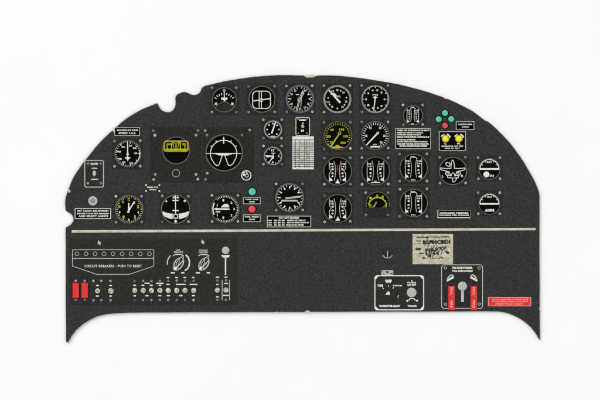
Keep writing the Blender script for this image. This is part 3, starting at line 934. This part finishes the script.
for x, lb in ((75.8, 'red guarded switch nearest the left edge'), (84.8, 'second red guarded switch from the left edge')):
    o = put('switch_guard', Mb(z1 - 0.1, z1 + 0.9).rect(x - 3.1, 282.8, x + 3.1, 297.9), 'red', root, (x, 290), label=lb)
    put('guard_cap', Mb(z1 + 0.8, z1 + 1.05).rect(x - 2.4, 283.6, x + 2.4, 297.1), 'red', o, (x, 290))
    dot(x, 281, o)
    dot(x, 300, o)
switch('pale switch next to the red guards, with four dots around it', 97.7, 291, [(97.5, 285.5, 2.7), (97.5, 296.1, 3.0)], [(93.5, 281), (101.2, 281), (93.6, 300.4), (101.3, 300.3)], 2.6)
switch('pale switch standing alone with one dot above it', 110.9, 291, [(110.6, 285.5, 2.6), (110.6, 296.1, 2.6)], [(110.6, 281), (110.6, 300.3)], 2.9)
rows = [(134.7, [(134.7, 285.3, 2.6), (134.8, 295.9, 2.5)], 281), (143.1, [(142.9, 285.3, 2.8), (147.1, 283.3, 5.2), (147.0, 295.8, 3.0)], 281), (151.5, [(151.3, 285.3, 3.0)], 281),
        (159.9, [(159.8, 283.4, 7.4), (160.0, 285.3, 2.6), (159.8, 295.7, 3.1)], 281), (168.3, [(168.0, 284.5, 3.4), (168.1, 277.6, 2.6), (168.3, 295.7, 3.2)], 280.8),
        (176.7, [(176.6, 277.6, 2.6), (180.9, 284.5, 9.6)], 280.8), (185.1, [(184.9, 277.6, 2.5), (180.9, 295.7, 3.1)], 280.8), (193.6, [(193.3, 277.6, 2.5), (193.5, 284.5, 7.8), (193.5, 295.7, 3.0)], 280.8)]
ordn = ['first', 'second', 'third', 'fourth', 'fifth', 'sixth', 'seventh', 'eighth']
for i, (x, d, y) in enumerate(rows):
    switch(ordn[i] + ' pale switch from the left in the row of eight', x, 290.5, d, [(x, y), (x, 300.1)])
switch('pale switch left of the railed switch under the lever', 217.3, 290.2, [(217.5, 277.3, 3.3), (217.5, 284.5, 2.4), (217.5, 297.0, 2.6)], [(217.5, 280.5), (217.5, 299.9)])
s_ = switch('pale switch between two upright rails under the lever', 226.0, 290.1, [(226, 277.3, 3.0), (226, 283.5, 4.0), (226, 295.4, 5.6)], [(226, 280.5), (226, 299.8)])
put('rail', Mb(z1 - 0.05, z1 + 0.3).rect(221.8, 280, 222.6, 300.2), 'dim', s_)
put('rail', Mb(z1 - 0.05, z1 + 0.3).rect(229.2, 280, 230.0, 300.2), 'dim', s_)

# lever
p = put('lever', Mb(z1 - 0.1, z1 + 0.3).rect(224.9, 257.2, 226.2, 275.2), 'ink', root, label='slim white lever with a round pale grey knob')
put('lever_collar', Mb(z1 - 0.1, z1 + 0.42).poly([(221.3, 255.0), (230.0, 255.0), (228.8, 257.5), (222.8, 257.5)]), 'ink', p)
put('lever_knob', Mb(z1 - 0.1, z1 + 0.6).dome(225.7, 250.4, 3.8, 0.5, 30, 0.7), 'knob', p, None, True)


# rotary selectors
def selector(label, cx, title, arcs, dashes):
    k = put('rotary_selector', Mb(z1 - 0.1, z1 + 0.18).disc(cx, 263.2, 5.6, 30, 7.6), 'black', root, (cx, 263.2), label=label)
    m = Mb(z1, z1 + 0.3)
    for ox, oy, a, b, t in ((1.3, -1.6, 2.1, 5.9, 34), (-1.6, 0.2, 1.9, 5.2, 20), (0.0, 1.0, 4.4, 7.0, 34), (2.0, 2.2, 1.3, 4.4, 34)):
        pts = []
        for i in range(26):
            q = 2 * math.pi * i / 26
            u, v = a * math.cos(q), b * math.sin(q)
            th = math.radians(t)
            pts.append((cx + ox + u * math.cos(th) - v * math.sin(th), 263 + oy + u * math.sin(th) + v * math.cos(th)))
        m.line(pts, 0.5, True)
    m.poly([(cx - 5.0, 268.6), (cx - 3.4, 266.4), (cx - 1.4, 267.4), (cx - 2.0, 269.6), (cx - 4.4, 270.4)])
    m.line([(cx - 5.4, 255.8), (cx - 4, 254.9), (cx, 254.5), (cx + 3.6, 254.9), (cx + 5.2, 255.8)], 0.9)
    put('pointer_knob', m, 'ink', k, (cx, 263.2))
    m = Mb(z1 - 0.05, z1 + 0.12)
    for t, x, y, wd, h in title:
        m.text(t, x, y, wd, h, 0, 0.07)
    put('lettering', m, 'dim', k, (cx, 263.2))
    m = Mb(z1 - 0.05, z1 + 0.12)
    for q, wd in arcs:
        m.line(spline(q, 4) + [q[-1]], wd)
    for x, wd in dashes:
        m.bar(x, 272.8, wd, 1.5)
    put('scale_marks', m, 'ink', k, (cx, 263.2))
    return k


selector('rotary selector framed by a curved mark on each side', 178.5, [('COWL', 178.2, 250.2, 5, 1.8), ('SELECT', 178.6, 252.3, 9.6, 1.7)],
         [([(170.6, 255.6), (168.6, 258.2), (167.5, 261.2), (167.4, 264.6)], 1.0), ([(185.6, 254.9), (187.8, 257.0), (189.2, 260.4), (189.3, 264.4), (187.8, 268.4), (184.8, 270.6)], 1.6)], [(172.8, 4.0), (182.8, 3.2)])
selector('rotary selector without side marks, under a two-line caption', 203.9, [('PITOT', 203.5, 250.3, 8.8, 1.7), ('HEATER', 203.4, 252.3, 9.4, 1.7)], [], [(198.0, 4.2), (208.3, 3.2)])

# ------------------------------------------------------------------ lower panel, right
p = put('hook_symbol', Mb(T - 0.1, T + 0.1).disc(387.4, 252.4, 5.9, 30), 'black', root, label='white anchor-like hook on a black spot')
put('hook', Mb(T, T + 0.2).seg(387.5, 250.8, 387.5, 257.8, 0.75).arc(387.5, 252.6, 5.4, 118, 242, 0.85, 20), 'dim', p)

p = put('data_plate', Mb(T - 0.1, T + 0.3).rect(412.5, 234.0, 453.0, 264.2), 'plate', root, label='cream data plate with smudged black writing')
m = Mb(T + 0.2, T + 0.36)
m.text('AIRCRAFT WORKS MODEL', 433, 237.0, 34, 1.6, -1, 0.05).text('B26MCBDI', 436.5, 242.0, 27.6, 4.4, -1, 0.08).bar(418.6, 241.0, 5, 1.0).bar(418.8, 243.6, 3.8, 0.35)
m.text('ORDER', 418.6, 248.9, 6.4, 2.2, 8, 0.1).bar(421.6, 253.3, 5.2, 1.1)
m.text('NAVY7', 436, 249.2, 22, 3.6, -6, 0.06).text('1944', 432.4, 253.6, 13, 3.6, -4, 0.07).text('AN', 446.8, 251.8, 4, 3, 30, 0.08)
m.text('ACC 4 SER 69 USN', 434.5, 258.3, 24, 1.1, -1, 0.05).text('H', 429.4, 256.2, 3, 2.6, 10, 0.06)
m.bar(427.2, 237.4, 4.2, 1.1).bar(420.0, 237.0, 6, 0.8).bar(444, 236.8, 7, 0.7).bar(431.0, 241.6, 3.4, 3.0).bar(444.4, 241.8, 2.2, 2.4)
m.bar(417.6, 249.4, 3.0, 1.6).bar(434, 251.0, 5, 1.2).bar(430.2, 255.4, 2.2, 3.2).bar(447.6, 253.0, 2.6, 1.6).bar(423.8, 257.4, 2.0, 0.9).bar(441, 257.2, 3.2, 0.8)
for x0, y0 in ((438.0, 246.6), (441.2, 247.0), (425.6, 246.8), (432.6, 250.0), (425, 238.6), (428.4, 239.4), (431.6, 244.8), (434.4, 245.6), (429.0, 246.4)):
    m.seg(x0 + 2.6, y0, x0 - 0.4, y0 + 7.6, 0.6)
put('lettering', m, 'darkink', p)

# radio control box
p = put('control_box', Mb(T - 0.1, T + 0.4).rfill(374.2, 275.0, 424.3, 310.6, 2.6), 'black', root, label='white-edged control box with a round grey knob')
put('border', Mb(T + 0.3, T + 0.58).rrect(374.9, 275.7, 423.6, 309.9, 2.6, 1.2), 'ink', p)
for x, y, sx, sy in ((375.4, 276.2, 1, 1), (423.1, 276.2, -1, 1), (375.4, 309.4, 1, -1), (423.1, 309.4, -1, -1)):
    put('corner_brace', Mb(T + 0.3, T + 0.5).poly([(x, y + sy * 0.8), (x + sx * 0.8, y), (x + sx * 3.4, y), (x, y + sy * 3.4)]), 'ink', p)
m = Mb(T + 0.3, T + 0.48)
m.text('VHF', 388.2, 281.2, 6.8, 3.2, 0, 0.1).text('TONE', 380.2, 285.6, 5.6, 2.4, 0, 0.1).text('VOICE', 397.2, 285.7, 9.6, 1.3, 0, 0.08)
m.seg(382.4, 287.4, 383.6, 289, 0.6).seg(388.5, 285, 388.5, 287, 0.5).seg(393.6, 287, 392.8, 288.8, 0.6)
m.poly([(385.2, 294.9), (386.8, 292.6), (388.0, 291.2), (389.6, 292.2), (390.0, 294.9)]).line([(398.8, 295.2), (397.8, 296.4), (398.2, 298.4)], 0.5)
m.text('TRANSMITTER SELECT', 389.6, 306.1, 21, 2.0, 0, 0.08).text('VOLUME', 412, 306.1, 9, 1.9, 0, 0.08)
m.text('PUSH', 411.6, 282.6, 8.4, 1.6, 0, 0.07).text('ON OFF', 411.6, 284.9, 8.8, 2.0, 0, 0.07).bar(411.8, 280.8, 0.9, 1.2)
m.line([(407.4, 300.7), (409.4, 299.8), (409.8, 298.6), (414, 298.6), (414.6, 299.8), (417.0, 300.6)], 1.0).disc(407.2, 300.9, 1.1, 10).disc(417.1, 300.7, 1.0, 10)
put('lettering', m, 'ink', p)
put('knob', Mb(T + 0.3, T + 1.0).dome(411.6, 292.5, 4.9, 0.5, 34, 0.75), 'knob', p, None, True)
m = Mb(T, T + 0.35).rect(381.4, 270.2, 393.3, 275.0)
o = put('name_tab', m, 'dim', p)
put('tab_lettering', Mb(T + 0.3, T + 0.45).bar(387.2, 272.2, 2.0, 2.0).bar(391.6, 273.6, 2.2, 1.2).bar(384.0, 274.0, 2.4, 0.6).bar(382.4, 271.2, 0.8, 1.0), 'darkink', p)

# fire extinguisher box
p = put('fire_handle_box', Mb(T - 0.1, T + 0.4).rfill(441.1, 264.3, 483.0, 309.0, 3.0), 'black', root, label='pale-edged box with two red pull handles and a grey keyhole shape')
put('border', Mb(T + 0.3, T + 0.55).rrect(441.6, 264.8, 482.5, 308.5, 2.8, 0.9), 'dim', p)
put('lettering', Mb(T + 0.3, T + 0.5).text('FIRE EXTINGUISHER', 462.3, 267.8, 20.5, 2.0, 0, 0.08).text('PULL ONE HANDLE', 462.3, 270.9, 20.5, 1.9, 0, 0.08), 'ink', p)
for x, y in ((445.4, 268), (479.0, 268), (445.5, 304.3), (479.4, 304.1)):
    put('rivet', Mb(T + 0.3, T + 0.55).arc(x, y, 1.25, 0, 360, 0.6, 18), 'dim', p)
for sd in (-1, 1):
    P = lambda x, y: (462.0 + sd * x, y)
    m = Mb(T + 0.3, T + 0.5)
    m.seg(*P(15.2, 280.9), *P(8.2, 277.0), 1.9).line([P(14.6, 278.4), P(13.2, 276.6), P(10.8, 274.8), P(8.6, 275.6)], 1.1)
    put('direction_mark', m, 'ink', p)
    put('direction_mark', Mb(T + 0.3, T + 0.53).seg(*P(15.0, 279.3), *P(9.0, 276.1), 0.55), 'green' if sd < 0 else 'redlamp', p)
for x in (451.4, 473.7):
    o = put('pull_handle', Mb(T + 0.3, T + 1.0).rect(x - 3.2, 285.9, x + 3.2, 309.9), 'red', p, (x, 298))
    put('pull_handle_lettering', Mb(T + 0.9, T + 1.1).text('PULL', x, 291.2, 8.0, 2.3, 90, 0.05).text('FIRE', x, 304.0, 7.6, 2.3, 90, 0.05), 'pinkink', p, (x, 298))
put('pull_knob', Mb(T + 0.3, T + 1.0).dome(462.4, 286.2, 4.6, 0.4, 32, 0.8), 'knob', p, None, True)
put('pull_knob_stem', Mb(T + 0.3, T + 0.85).rfill(461.0, 288.5, 463.8, 302.0, 0.6), 'knob', p)

# red placard
placard('red placard with three lines of pale writing near the right edge', (488.0, 297.1, 531.1, 306.3), [
    ('TURN ALL SELECTORS OFF BEFORE FIRING', 510, 299.3, 36, 1.4), ('DO NOT RESTART ENGINE AFTER USE OF', 510, 301.6, 36, 1.5), ('FIRE BOTTLE IN FLIGHT', 509, 304.0, 27, 1.4)], 'pinkink', 0.7, 'red', 'pinkink', bd=0.05)
